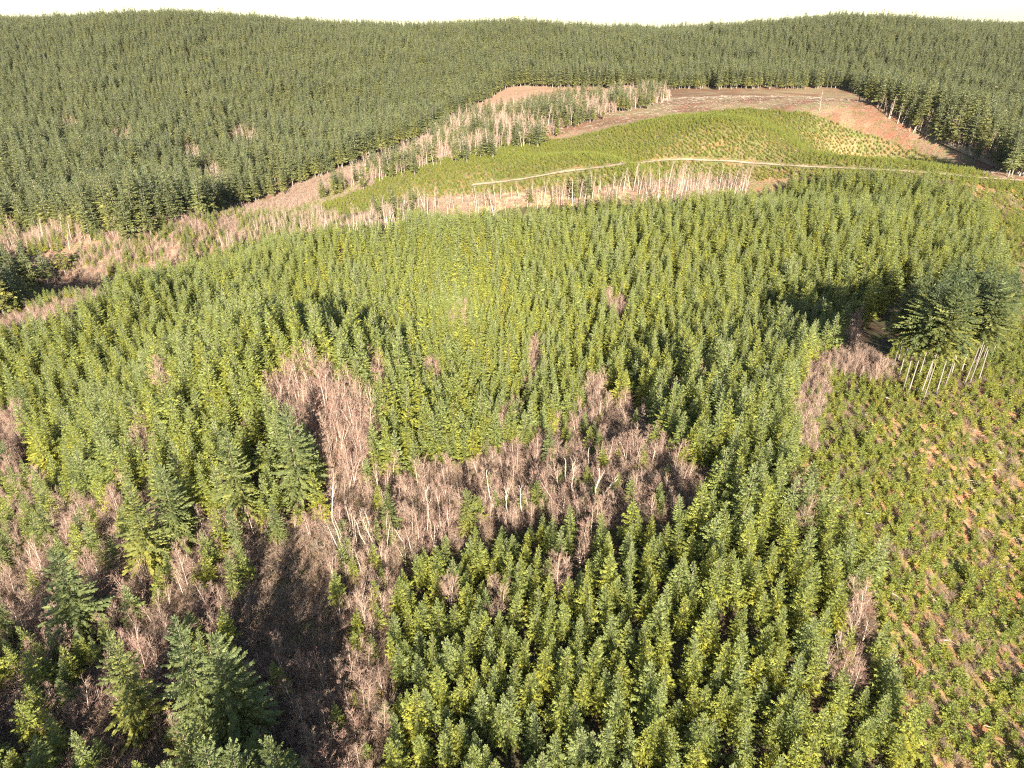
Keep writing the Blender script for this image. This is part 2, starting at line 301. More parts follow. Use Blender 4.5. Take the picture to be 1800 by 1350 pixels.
def conifer(h, r, base, nwh, nbr, npair, seed, fol, brk, prof=.85, ragged=.2, width=.26, twig=.42, droop=.25, top_el=50, low_el=-5, lean=0.0, gaps=0.0, trunk_r=None):
    R = np.random.default_rng(seed); cr = Q(); tk = Q()
    bend = R.normal(size=2)*.012*h
    axis = lambda z: np.array([bend[0]*math.sin(z/h*2.5)+lean*z, bend[1]*math.sin(z/h*2.1), z])
    tr = trunk_r or h*.014+.03
    zs = [-.8, 0, h*.12, h*.3, h*.5, h*.7, h*.88, h*.985]
    tk.tube([axis(z_) for z_ in zs], [tr*1.5, tr*1.25]+[tr*(1-.75*z_/h)*(.45 if z_/h > base+.08 else 1) for z_ in zs[2:-1]]+[.012], 7)
    side_amp = {k_: 1+R.normal()*ragged for k_ in range(6)}
    for i in range(nwh):
        f = (i+R.uniform(-.35, .35)+.4)/nwh; f = min(max(f, 0), .985)
        z0 = h*(base+(1-base)*f)
        low = min(1, (f+.03)/.16)**.5
        Lm = r*((1-f)**prof)*(.72+.28*low)+.06*r
        el0 = math.radians(low_el+(top_el-low_el)*f**1.5)
        ph = R.uniform(0, 6.28); nb = max(4, int(nbr*(1-.3*f)+R.integers(-1, 2)))
        for j in range(nb):
            if R.random() < gaps: continue
            a = ph+6.283*j/nb+R.normal()*.16
            amp = side_amp[int((a % 6.283)/6.283*5.99)]
            Lb = Lm*(1+R.normal()*ragged)*(.6+.4*amp); Lb = min(max(Lb, .12), Lm*1.4)
            el = el0+R.normal()*.12; hd = np.array([math.cos(a), math.sin(a), 0]); sd = np.array([-hd[1], hd[0], 0])
            p0 = axis(z0+R.normal()*.15*h/nwh)
            pt = lambda s_: p0+hd*(Lb*s_*math.cos(el))+UP*(Lb*(s_*math.sin(el)-droop*s_*s_*(1-f)+.12*s_**3))
            tint = float(np.clip(.12+.72*f**.8+R.normal()*.17, 0, 1))
            tl = twig*(Lb**.75)*(r**.25)
            roll0 = R.normal()*.3
            n_ = max(2, int(npair*(.45+.55*(Lb/(r+1e-6)))))
            for k in range(n_):
                s_ = .16+.84*(k+R.uniform(.1, .7))/n_; p = pt(s_)
                for sgn in (-1, 1):
                    fw = .55+.25*R.random()
                    d_ = hd*fw+sd*sgn*(1-fw*.35)+UP*(math.sin(el)*.5-.22+R.normal()*.22); d_ /= np.linalg.norm(d_)
                    w_ = np.cross(d_, UP); w_ /= np.linalg.norm(w_)+1e-9
                    rl = roll0+sgn*.45+R.normal()*.35; nn = np.cross(w_, d_)
                    w_ = w_*math.cos(rl)+nn*math.sin(rl)
                    ln = tl*(1.1-.62*s_)*(1+R.normal()*.18)
                    cr.kite(p, d_, w_, ln, ln*width, float(np.clip(tint+R.normal()*.08, 0, 1)))
            e = pt(1.0)-pt(.75); e /= np.linalg.norm(e)+1e-9
            cr.kite(pt(.72), e, sd*math.cos(roll0)+UP*math.sin(roll0)*.8, Lb*.36+.1, Lb*.07+.03, tint)
            cr.stick(pt(0), pt(.9), .05+.01*Lb, .02, tint)
    for k in range(3):
        a = 2.1*k; w_ = np.array([math.cos(a), math.sin(a), 0]); cr.kite(axis(h*.955), UP, w_, h*.06+.12, .05+.004*h, .75)
    return cr.mesh('crown', fol), tk.mesh('trunk', brk, True)
def alder(h, nb, ntw, seed, spread=.28, fork=1, fol='twig', brk='alder_bark', tw=.055, base=.28, sub=3):
    R = np.random.default_rng(seed); cr = Q(); tks = []
    for s0 in range(fork):
        tk = Q(); tks.append(tk); dr = R.normal(size=2)*.06*h*(1+.8*(fork > 1)); ax = lambda z_: np.array([dr[0]*(z_/h)**1.5+.01*h*math.sin(5*z_/h), dr[1]*(z_/h)**1.5, z_])
        hh = h*(1-.12*s0); zs = np.array([-.6, 0, .2, .45, .7, .9, 1])*hh
        tr = .011*h+.03; tk.tube([ax(z_) for z_ in zs], [tr*1.3, tr*1.1, tr, tr*.75, tr*.5, tr*.28, .02], 5)
        for i in range(nb//fork):
            f = base+(1-base)*((i+R.random())/(nb//fork)); a = R.uniform(0, 6.283)
            el = math.radians(R.uniform(22, 58)+14*f); Lb = spread*h*(1.15-.75*f)*R.uniform(.7, 1.2)
            d_ = np.array([math.cos(a)*math.cos(el), math.sin(a)*math.cos(el), math.sin(el)])
            p0 = ax(f*hh); mid = p0+d_*Lb*.5; d2 = d_*.8+UP*.35; tip = mid+d2/np.linalg.norm(d2)*Lb*.5
            tint = float(np.clip(.5+R.normal()*.25, 0, 1))
            cr.stick(p0, mid, tw*1.5, tw, tint); cr.stick(mid, tip, tw, tw*.5, tint)
            for k in range(ntw):
                s_ = R.uniform(.2, 1); p = p0+(mid-p0)*min(1, s_*2)+(tip-mid)*max(0, s_*2-1)
                e = d_*.7+R.normal(size=3)*.42+UP*.3; e /= np.linalg.norm(e); ln = Lb*R.uniform(.22, .45)
                q_ = p+e*ln; cr.stick(p, q_, tw*.7, tw*.35, tint)
                for m_ in range(sub):
                    e2 = e*.7+R.normal(size=3)*.45+UP*.15; e2 /= np.linalg.norm(e2); pp = p+e*ln*R.uniform(.3, 1)
                    cr.stick(pp, pp+e2*ln*R.uniform(.35, .7), tw*.5, tw*.25, float(np.clip(tint+R.normal()*.1, 0, 1)))
    return (cr.mesh('branches', fol),)+tuple(k_.mesh('trunk', brk, True) for k_ in tks)
def shrub(r, h, n_, seed, fol='brush', w=.05):
    R = np.random.default_rng(seed); cr = Q()
    for i in range(n_):
        a = R.uniform(0, 6.283); rr = r*R.random()**.6; el = math.radians(R.uniform(35, 85))
        p = np.array([math.cos(a)*rr, math.sin(a)*rr, -.1]); az = a+R.normal()*.8
        d_ = np.array([math.cos(az)*math.cos(el), math.sin(az)*math.cos(el), math.sin(el)]); ln = h*R.uniform(.5, 1.1)
        tint = R.random(); q_ = p+d_*ln; cr.stick(p, q_, w, w*.4, tint)
        for k in range(5):
            e = d_*.6+R.normal(size=3)*.5; e /= np.linalg.norm(e); pp = p+d_*ln*R.uniform(.3, 1); cr.stick(pp, pp+e*ln*.35, w*.6, w*.3, tint)
    return cr.mesh('stems', fol)
def fern(seed):
    R = np.random.default_rng(seed); cr = Q()
    for i in range(46):
        a = R.uniform(0, 6.283); el = R.uniform(.25, 1.1); d_ = np.array([math.cos(a)*math.cos(el), math.sin(a)*math.cos(el), math.sin(el)])
        p = np.array([R.normal()*.45, R.normal()*.45, 0]); w_ = np.cross(d_, UP); w_ /= np.linalg.norm(w_); w_ = w_+UP*R.normal()*.4
        cr.kite(p, d_, w_, R.uniform(.5, .95), .1, R.random())
    return cr.mesh('fronds', 'fern')

def debris(seed):
    R = np.random.default_rng(seed); cr = Q()
    for i in range(7):
        a = R.uniform(0, 3.14); p = np.array([R.normal()*.9, R.normal()*.9, R.uniform(.05, .3)]); ln = R.uniform(.5, 2.2); e = np.array([math.cos(a)*ln, math.sin(a)*ln, R.normal()*.12]); r_ = R.uniform(.03, .10)
        cr.v += [p+np.array([0, 0, r_]), p+np.array([r_, 0, -r_]), p+np.array([-r_, 0, -r_]), p+e+np.array([0, 0, r_*.6]), p+e+np.array([r_*.6, 0, -r_*.6]), p+e+np.array([-r_*.6, 0, -r_*.6])]
        b = len(cr.v)-6
        for q_ in ((0, 1, 4, 3), (1, 2, 5, 4), (2, 0, 3, 5)): cr.f.append(tuple(b+z_ for z_ in q_)); cr.t.append(R.random())
    return cr.mesh('sticks', 'snag_wood')
DEB = [debris(480+k) for k in range(3)]
YOUNG = [conifer(11+.5*(k % 3), 2.3+.12*(k % 4), .05, 17+k % 3, 8, 7, 100+k, 'fir', 'bark_dark', prof=.72+.05*(k % 4), ragged=.20, twig=.36, width=.24) for k in range(9)]
SAPL = [conifer(3.6, 1.35, .02, 11, 7, 6, 200+k, 'sapling', 'bark_dark', prof=.78, ragged=.26, width=.30, twig=.40, low_el=5, top_el=60) for k in range(4)]
OLD_OPEN = [conifer(30, 6.0, .08, 36, 9, 17, 300+k, 'open', 'bark_dark', prof=.62, ragged=.28, twig=.205, width=.25, droop=.3, gaps=.06, low_el=-12, top_el=45) for k in range(4)]
OLD_GROVE = [conifer(37, 5.4, .46, 27, 9, 15, 340+k, 'old', 'bark_pale', prof=.66, ragged=.34, twig=.24, width=.28, droop=.3, gaps=.14, trunk_r=.22, low_el=-10, top_el=45) for k in range(4)]
OLD_FAR = [conifer(28, 4.1, .20, 21, 7, 6, 380+k, 'far', 'bark_pale', prof=.68, ragged=.28, twig=.42, width=.34, droop=.3, gaps=.06, low_el=-10, top_el=45) for k in range(5)]
ALD = [alder(8, 30, 9, 400+k, spread=.36, tw=.036, base=.16, sub=4) for k in range(3)] + [alder(8, 32, 9, 410+k, spread=.34, fork=3, tw=.036, base=.15, sub=4) for k in range(3)]
ALD_PALE = [alder(13, 20, 7, 430+k, spread=.24, tw=.06, base=.45, fol='brush', brk='pale_bark') for k in range(3)]
SHR = [shrub(1.3, 2.3, 55, 450+k) for k in range(3)]
FERN = [fern(470+k) for k in range(2)]

# ------------------------------------------------------------------ tools for things and stuff
def proto(me): return bpy.data.objects.new(me.name, me)      # carries the mesh for the stuff objects' nodes only
def stuff(name, variants, pts, scl, var, rot=None, tilt=.05):
    """one object: every point carries one of the variants (list of tuples of meshes)"""
    n_ = len(pts); me = bpy.data.meshes.new(name); me.vertices.add(n_); me.vertices.foreach_set('co', np.asarray(pts, np.float32).ravel())
    R = np.random.default_rng(n_)
    r = np.column_stack([R.normal(size=(n_, 2))*tilt, R.uniform(0, 6.283, n_)]) if rot is None else rot
    a = me.attributes.new('turn', 'FLOAT_VECTOR', 'POINT'); a.data.foreach_set('vector', r.astype(np.float32).ravel())
    s = np.asarray(scl, float); s = np.column_stack([s, s, s]) if s.ndim == 1 else s
    a = me.attributes.new('size', 'FLOAT_VECTOR', 'POINT'); a.data.foreach_set('vector', s.astype(np.float32).ravel())
    a = me.attributes.new('pick', 'INT', 'POINT'); a.data.foreach_set('value', np.asarray(var, np.int32))
    ob = bpy.data.objects.new(name, me); C.objects.link(ob); ob['kind'] = 'stuff'
    for mm in variants[0][-2:]: me.materials.append(mm.materials[0])
    ng = bpy.data.node_groups.new(name+'_nodes', 'GeometryNodeTree')
    ng.interface.new_socket('Geometry', in_out='INPUT', socket_type='NodeSocketGeometry'); ng.interface.new_socket('Geometry', in_out='OUTPUT', socket_type='NodeSocketGeometry')
    N, K = ng.nodes, ng.links; gi = N.new('NodeGroupInput'); go = N.new('NodeGroupOutput'); jn = N.new('GeometryNodeJoinGeometry'); K.new(jn.outputs[0], go.inputs[0])
    def attr(nm, ty):
        q_ = N.new('GeometryNodeInputNamedAttribute'); q_.data_type = ty; q_.inputs['Name'].default_value = nm; return q_.outputs[0]
    turn, size, pick = attr('turn', 'FLOAT_VECTOR'), attr('size', 'FLOAT_VECTOR'), attr('pick', 'INT')
    e2r = N.new('FunctionNodeEulerToRotation'); K.new(turn, e2r.inputs[0])
    mp = N.new('GeometryNodeMeshToPoints'); K.new(gi.outputs[0], mp.inputs[0])
    for k, ms in enumerate(variants):
        jj = N.new('GeometryNodeJoinGeometry')
        for mm in ms:
            oi = N.new('GeometryNodeObjectInfo'); oi.inputs['Object'].default_value = proto(mm); oi.inputs['As Instance'].default_value = False
            K.new(oi.outputs['Geometry'], jj.inputs[0])
        cmp_ = N.new('FunctionNodeCompare'); cmp_.data_type = 'INT'; cmp_.operation = 'EQUAL'; K.new(pick, cmp_.inputs[2]); cmp_.inputs[3].default_value = k
        ip = N.new('GeometryNodeInstanceOnPoints'); K.new(mp.outputs[0], ip.inputs['Points']); K.new(cmp_.outputs[0], ip.inputs['Selection'])
        K.new(jj.outputs[0], ip.inputs['Instance']); K.new(e2r.outputs[0], ip.inputs['Rotation']); K.new(size, ip.inputs['Scale']); K.new(ip.outputs[0], jn.inputs[0])
    md = ob.modifiers.new('nodes', 'NODES'); md.node_group = ng
    return ob
def thing(name, label, cat, loc, rotz, scl, parts, group=None, rotx=0, roty=0):
    o_ = bpy.data.objects.new(name, None); C.objects.link(o_); o_.empty_display_size = .5
    o_.location = loc; o_.rotation_euler = (rotx, roty, rotz); o_.scale = scl if hasattr(scl, '__len__') else (scl,)*3
    o_['label'] = label; o_['category'] = cat
    if group: o_['group'] = group
    for nm, mm in parts:
        c_ = bpy.data.objects.new(nm, mm); C.objects.link(c_); c_.parent = o_
    return o_
def candidates(spacing, poly, hmid, tmax, jitter=.35, seed=1, rowdir=0.0, margin=180, tmin=60, warp=1.0, along=1.0):
    """tree positions on a jittered planting grid, kept where their mid-height shows inside the outline"""
    R = np.random.default_rng(seed)
    xm = 1.0*tmax+100; a = np.arange(-xm, xm, spacing); b = np.arange(-20-.35*tmax*min(1, abs(rowdir)*4), tmax*(1.2+.25*min(1, abs(rowdir)*4)), spacing*along)
    Xc, Yc = np.meshgrid(a, b); Xc = Xc.ravel(); Yc = Yc.ravel()
    c_, s_ = math.cos(rowdir), math.sin(rowdir); cy = tmax*.5
    Xr = Xc*c_-(Yc-cy)*s_; Yr = Xc*s_+(Yc-cy)*c_+cy
    Xr += R.normal(size=len(Xr))*jitter*spacing; Yr += R.normal(size=len(Xr))*jitter*spacing
    lim = np.abs(Xr) < .80*np.clip(Yr, 0, None)+60; Xr, Yr = Xr[lim], Yr[lim]
    Zr = ground(Xr, Yr); u, v, t = project(Xr, Yr, Zr+hmid)
    uw = u+(fbm(Xr, Yr, 10, 31)-.5)*warp*4500/np.clip(t, 100, 2000); vw = v+(fbm(Xr, Yr, 10, 47)-.5)*warp*3000/np.clip(t, 100, 2000)
    ok = inside(poly, uw, vw) & (t > tmin) & (t < tmax) & (u > -margin-150) & (u < W0+margin+150) & (v < H0+margin+60) & (v > -60)
    return np.column_stack([Xr, Yr, Zr])[ok], u[ok], v[ok], t[ok], uw[ok], vw[ok]
def minus(pts, r0, avoid):
    """drop points closer than r0 to any of avoid"""
    if len(avoid) == 0 or len(pts) == 0: return np.ones(len(pts), bool)
    av = np.asarray(avoid)[:, :2]; k = np.ones(len(pts), bool)
    rr = np.broadcast_to(r0, (len(av),))
    for a_, r_ in zip(av, rr): k &= ((pts[:, 0]-a_[0])**2+(pts[:, 1]-a_[1])**2) > r_*r_
    return k
def in_frame(u, v): return (u > -15) & (u < W0+15) & (v > -15) & (v < H0+25)

# ------------------------------------------------------------------ the tall old firs, each placed where it stands
old_pts = []
def old_fir(u, v, h, label, kind='open', width=1.0, k=0, group=None, name='old_fir'):
    x_, y_, z_ = hit(u, v); S_, h0 = {'open': (OLD_OPEN, 30), 'grove': (OLD_GROVE, 37), 'far': (OLD_FAR, 28)}[kind]
    cr, tk = S_[k % len(S_)]; s_ = h/h0
    old_pts.append((x_, y_, z_, (6.0 if kind == 'open' else 3.0)*s_*width*.55))
    return thing(name, label, 'fir tree', (x_, y_, z_), random.uniform(0, 6.28), (s_*width, s_*width, s_), [('trunk', tk), ('crown', cr)], group)
OLD = [
 (152,1125,25,'broad dark old fir with pale flecks, standing by itself in brown brush at lower left',1.15,0),
 (272,1012,27,'broad yellow-green old fir, left of the close pair above the long tree shadow',.95,1),
 (322,968,24,'broad old fir whose pale trunk foot shows, right of the close pair at left',1.05,2),
 (432,918,27,'tall old fir, left of the two tall firs below the bare alder patch',.95,3),
 (530,888,29,'tallest broad blue-green fir with a tree shadow beside it, below the bare alder patch',1.0,0),
 (250,1290,25,'bright yellow-green fir top at the bottom edge, left of the twin tops',.85,1),
 (372,1300,30,'bright fir with pointed top near the bottom edge, left one of the twin tops',.8,2),
 (425,1310,27,'wide bright fir near the bottom edge, right one of the twin tops',1.05,3),
 (686,935,13,'lone dark rounded fir among pale bare alders in the brown band',1.15,1),
 (822,942,15,'fir with layered yellow-green boughs behind a leaning white snag',.95,2),
 (945,898,10,'small dark shaded fir in the brown band beside a dead snag',1.2,3),
 (965,822,16,'narrow bright fir rising above the brown alder band near the middle',.72,0),
 (57,745,19,'dark tall fir at the left edge of the plantation beside the shadow hollow',.75,1),
 (20,830,15,'dark fir at the far left below the shadow hollow',.85,2),
 (95,960,14,'blue-green fir at left in brown brush, above the lone broad fir',.95,3),
 (150,960,10,'short blue-green fir beside a taller one in the brown brush at left',1.0,0),
 (492,955,13,'bright yellow-green fir hanging over the dark creek hollow, right of the leaning row',.9,1),
 (425,985,16,'narrow yellow-green fir with half its crown shaded, over the dark hollow',.62,2),
 (415,1050,12,'dark fir in the shadow at the edge of the creek hollow',.9,3),
 (20,1130,15,'dark green fir cut by the left edge, left of the lone broad fir',.9,0),
 (15,1010,12,'dark bushy fir at the left edge above the lone broad fir',1.0,1),
 (148,880,15,'slim blue-green fir standing above the brown brush at left',.7,2),
 (235,880,16,'slim green fir between two brown alder pockets at left',.55,3)]
for u_, v_, h_, lab, w_, k_ in OLD: old_fir(u_, v_, h_, lab, 'open', w_, k_)
GR = [(1567,662,33),(1588,686,36),(1596,692,37),(1613,668,36),(1616,700,37),(1622,706,38),(1644,698,37),(1671,662,36),(1693,680,39),(1703,676,36),(1719,672,35),(1690,652,36),
      (1577,640,34),(1592,625,34),(1640,640,37),(1660,630,36),(1684,622,37),(1724,640,35),(1742,630,33),(1735,610,33),(1622,610,35),(1650,598,36),(1700,598,36),(1750,600,30),(1760,575,28),(1715,578,33),(1675,580,34),(1640,585,33),(1605,592,31)]
ORD = ['first','second','third','fourth','fifth','sixth','seventh','eighth','ninth','tenth','eleventh','twelfth','thirteenth','fourteenth','fifteenth','sixteenth']
GR = [(1580,664,34),(1630,672,36),(1658,688,36),(1711,655,34)]+GR
GR = sorted(GR[:16])+GR[16:]
for i, (u_, v_, h_) in enumerate(GR):
    if i < 16: old_fir(u_, v_, h_, ORD[i]+' fir from the left along the right grove edge, with long bare pale trunk', 'grove', .98+random.uniform(-.1, .12), i, 'pale trunked firs at the near edge of the grove')
    else: old_fir(u_, v_, h_*.92, 'tall dark fir inside the right grove, trunk hidden by the crowns in front', 'grove', 1.0+random.uniform(-.1, .15), i, 'firs inside the dark grove')
MID = [(660,392,19,'dark fir, left end of the row of dark firs at the far plantation edge',1.5),(676,390,17,'dark fir, second from the left in the row at the far plantation edge',1.5),(692,388,23,'tallest dark fir in the row at the far plantation edge',1.5),
 (708,386,15,'short dark fir right of the tallest one at the far plantation edge',1.5),(727,386,23,'single dark fir right of the row at the far plantation edge',1.25),(744,388,9,'small dark fir, right end of the row at the far plantation edge',1.5),
 (1010,356,21,'slim dark fir, left of two among the white trunks at the foot of the hill',1.1),(1033,354,24,'slim taller fir, right of two among the white trunks at the foot of the hill',.9),(932,362,13,'fir top standing out at the far edge left of the white trunks',1.3),
 (336,450,16,'lone pointed fir in the pink brush left of centre',1.0),(52,540,15,'dark lone fir at the brushy edge far left',1.2),(612,392,8,'small round dark fir beside pale trunks at the far edge',1.6)]
for i, (u_, v_, h_, lab, w_) in enumerate(MID): old_fir(u_, v_, h_, lab, 'far' if i < 9 else 'far', w_, i)
# a few outside the picture whose shadows fall into it
for (x_, y_, h_, k_) in [(-43,63,28,0),(-46,58,29,1),(-48,66,27,2),(-36,66,27,1),(-40,64,27,0),(-34,57,29,3),(-38,55,29,1),(-78,52,28,0),(-62,46,30,1),(-92,70,28,2),(-48,40,27,3),(-104,60,28,1)]:
    z_ = float(ground(np.array([x_]), np.array([y_]))[0]); cr, tk = OLD_OPEN[k_]; s_ = h_/30
    old_pts.append((x_, y_, z_, 3))
    thing('old_fir', 'old fir just below the bottom edge whose shadow reaches the creek hollow', 'fir tree', (x_, y_, z_), k_, s_, [('trunk', tk), ('crown', cr)], 'old firs below the bottom edge')
OP = np.array(old_pts)

# ------------------------------------------------------------------ dead snags and logs
def snag(u, v, h, label, tilt=0, fork=0, limbs=8, seed=0, r=.2, name='dead_snag'):
    R = np.random.default_rng(900+seed); x_, y_, z_ = hit(u, v); tk = Q(); zs = np.array([-.5, .15, .4, .7, .9, 1])*h
    tk.tube([np.array([.02*h*math.sin(a_), .015*h*math.cos(a_*1.7), a_]) for a_ in zs], [r*1.25, r, r*.85, r*.6, r*.42, r*.3], 7)
    lbs = []
    for k in range(limbs):
        lb = Q(); lbs.append(lb); a = R.uniform(0, 6.28); f = R.uniform(.4, .97); L_ = h*R.uniform(.08, .22); d_ = np.array([math.cos(a)*.8, math.sin(a)*.8, .55])
        p = np.array([0, 0, f*h]); lb.stick(p, p+d_*L_, .14, .05, .5); lb.stick(p+d_*L_*.6, p+d_*L_*.6+np.array([math.cos(a+1)*.5, math.sin(a+1)*.5, .6])*L_*.5, .08, .04, .5)
    for k in range(fork):
        lb = Q(); lbs.append(lb); a = k*2.4+1; d_ = np.array([math.cos(a)*.55, math.sin(a)*.3, .8]); p = np.array([0, 0, .5*h])
        lb.stick(p, p+d_*h*.5, .3, .14, .5); lb.stick(p+UP*.1, p+d_*h*.5, .26, .12, .4)
    return thing(name, label, 'dead tree', (x_, y_, z_), 0, 1, [('trunk', tk.mesh('trunk', 'snag_wood', True))]+[('limb', lb.mesh('limb', 'snag_wood')) for lb in lbs], roty=tilt, rotx=-.03)
SN = [(867,900,14,'white branchless snag leaning left with a snapped top, in the brown band',-.14,0,2),(838,920,12,'white snag leaning left across the layered yellow-green fir',-.28,0,3),
 (757,932,13,'straight white dead trunk left of the layered fir',-.05,0,9),(893,912,11,'thin white snag with small side limbs, right of the branchless snag',-.07,0,9),
 (916,905,9,'short white snag with spread limbs beside the small dark fir',-.04,0,12),(1005,880,12,'tall white snag with many fine limbs, left of the forked snag',0,0,14),
 (995,858,10,'slim white snag behind the fine limbed snag right of middle',-.06,0,5),(1043,886,11,'thick forked white snag with broken arms right of middle',.12,2,6),(1054,884,9,'low leaning dead tree right of the forked white snag',.45,1,8),
 (1033,824,7,'short white broken stub above the forked snag',0,0,1),(984,876,4,'stumpy white stub left of the fine limbed snag',-.1,0,0),
 (668,975,14,'pale dead tree with crooked limbs left of the lone rounded fir',-.30,0,16),(646,968,12,'pale leaning dead trunk in the bare trees at lower middle',-.25,0,6),(612,985,13,'leftmost pale dead trunk in the bare trees at lower middle',-.2,0,6),
 (405,878,9,'white spreading dead tree left of the two tall firs',-.25,2,18),(345,965,4,'short white trunk foot beside the close pair of firs',-.1,0,0),
 (725,975,9,'thin leaning bare trunk right of the lone rounded fir',-.5,0,6)]
for i, (u_, v_, h_, lab, ti, fk, lm) in enumerate(SN): snag(u_, v_, h_, lab, ti, fk, lm, i)
snag(84,374,26,'tall white leaning snag standing out in the far forest at left',-.22,0,4,40,.4)
snag(1005,362,17,'white dead trunk right beside the slim dark firs at the hill foot',0,0,3,41,.3)
snag(1440,195,16,'lone thin pale tree on the bare crest of the hill',0,0,10,42,.18)
def log(u, v, ln, rz, label, r=.22):
    x_, y_, z_ = hit(u, v); q_ = Q(); n_ = 7
    for i in range(n_):
        a_ = ln*(i/(n_-1)-.5); rr = r*(1.1-.4*i/(n_-1))
        for j in range(8): q_.v.append(np.array([a_, rr*math.cos(j*math.pi/4)+.05*math.sin(a_), rr*math.sin(j*math.pi/4)+.1]))
    for i in range(n_-1):
        for j in range(8): q_.f.append((i*8+j, i*8+(j+1) % 8, i*8+8+(j+1) % 8, i*8+8+j)); q_.t.append(.5)
    q_.f.append((0, 2, 4, 6)); q_.t.append(.5); b_ = (n_-1)*8; q_.f.append((b_, b_+2, b_+4, b_+6)); q_.t.append(.5)
    me = q_.mesh('fallen_log', 'snag_wood', False); o_ = bpy.data.objects.new('fallen_log', me); C.objects.link(o_)
    o_.location = (x_, y_, z_+.5); o_.rotation_euler = (0, .05, rz); o_['label'] = label; o_['category'] = 'log'
log(1522,762,3.4,.05,'short white fallen log among the saplings of the right clearing',.3)
log(1760,1100,3,1.1,'grey fallen branch wood among the saplings near the lower right edge',.12)
log(1797,912,2.4,.1,'small white log at the right edge of the clearing',.16)
log(1570,706,4.5,-.7,'pale slender log on the ground below the grove trunks',.16)

# ------------------------------------------------------------------ young firs of the plantation
def split_nearest(pts, u, v, t, n_, minlen=0):
    vis = in_frame(u, v); order = np.argsort(np.where(vis, t, 1e9)); k = min(n_, int(vis.sum())); return order[:k], order[k:]
def scatter_trees(name, protos, h0, pts, scl, n_ind, u, v, t, label_fn, cat, stuff_name, widths=None, crown='crown', tilt=.035):
    R = np.random.default_rng(len(pts)); var = R.integers(0, len(protos), len(pts)); a, b = split_nearest(pts, u, v, t, n_ind)
    w_ = np.ones(len(pts)) if widths is None else widths; s3 = np.column_stack([scl*w_, scl*w_, scl])
    for i in a:
        cr, *tk = protos[var[i]]; lab, grp = label_fn(u[i], v[i], t[i], s3[i][2])
        thing(name, lab, cat, pts[i], R.uniform(0, 6.28), s3[i], [('trunk', k_) for k_ in tk]+[(crown, cr)], grp, R.normal()*tilt, R.normal()*tilt)
    if len(b): stuff(stuff_name, [tuple(p_[1:])+(p_[0],) for p_ in protos], pts[b], s3[b], var[b], tilt=tilt)
    print(name, len(a), 'things', len(b), 'in', stuff_name)
pts, u, v, t, uw, vw = candidates(4.15, PLANT, 5.5, 470, jitter=.27, seed=11, rowdir=-.16, along=.86)
keep = minus(pts, OP[:, 3]*1.15+.9, OP)
for hp in HOLES: keep &= ~inside(hp, u, v)
# thinner, patchier planting in the lower and left part
thin = fbm(pts[:, 0], pts[:, 1], 6, 61, 2); keep &= ~((v > 900) & (thin < .27)) & ~((v > 600) & (v <= 900) & (thin < .22)) & ~((thin < .15))
pts, u, v, t = pts[keep], u[keep], v[keep], t[keep]
nb_ = len(pts); hh = 12.5+(fbm(pts[:, 0], pts[:, 1], 50, 5)-.5)*5+rng.normal(size=nb_)*2.2
hh = np.where(v > 900, hh*.78, hh); hh = np.where(v < 480, hh*.86, hh)
edge = fbm(pts[:, 0], pts[:, 1], 6, 71); hh *= np.where(edge < .3, .7, 1)
mix_pts, mu, mv, mt, _, _ = candidates(4.4, LOWLEFT, 3.5, 260, jitter=.4, seed=13)
k = (fbm(mix_pts[:, 0], mix_pts[:, 1], 11, 91) > .49) & minus(mix_pts, OP[:, 3]*1.25+1.8, OP) & ((mu < 520) | (rng.random(len(mu)) < .6)) & ~((mu > 430) & (mu < 590) & (mv > 900) & (mv < 1180))
mix_pts, mu, mv, mt = mix_pts[k], mu[k], mv[k], mt[k]; mh = rng.uniform(5, 12.5, len(mu))*np.where(mu > 620, .7, 1)
lp, lu, lv, lt, _, _ = candidates(3.6, BRUSH_L, 3.0, 560, jitter=.35, seed=14)
k = fbm(lp[:, 0], lp[:, 1], 16, 92) > .45; lp, lu, lv, lt = lp[k], lu[k], lv[k], lt[k]; lh = rng.uniform(4, 8, len(lu))
op_, ou, ov, ot, _, _ = candidates(5, OPEN_L, 4, 620, jitter=.35, seed=15)
k = fbm(op_[:, 0], op_[:, 1], 18, 93) > .5; op_, ou, ov, ot = op_[k], ou[k], ov[k], ot[k]; oh = rng.uniform(6, 12, len(ou))
pts = np.vstack([pts, mix_pts, lp, op_]); u = np.concatenate([u, mu, lu, ou]); v = np.concatenate([v, mv, lv, ov]); t = np.concatenate([t, mt, lt, ot]); hh = np.concatenate([hh, mh, lh, oh])
wd = 1.0+rng.normal(size=len(hh))*.10+np.clip(9.5-hh, 0, 6)*.055
MARKS = [(690,1090,'the bare corner left of the front stand'),(800,960,'the layered fir with the leaning snag'),(780,1040,'the first lone alder of the front stand'),(875,1060,'the tall pink alder of the front stand'),
 (1030,960,'the round bare alder of the front stand'),(960,900,'the small dark shaded fir'),(1110,900,'the lower edge of the brown band'),(1250,860,'the right end of the brown band'),(950,1150,'the black gap in the front stand'),
 (750,1180,'the lower left corner of the front stand'),(1130,1060,'the middle of the front stand'),(1150,1180,'the middle of the bottom edge'),(1300,1060,'the dark lanes of the tight rows'),(1340,1180,'the dark gap near the bottom edge'),
 (1480,1130,'the brown shrub pocket in the tight rows'),(1430,940,'the upper end of the tight rows'),(1560,1010,'the boundary between firs and saplings'),(1000,1290,'the bottom edge centre'),(1300,1300,'the bottom edge right of centre'),(1550,1290,'the bottom edge by the saplings'),(750,1300,'the bottom edge left of centre')]
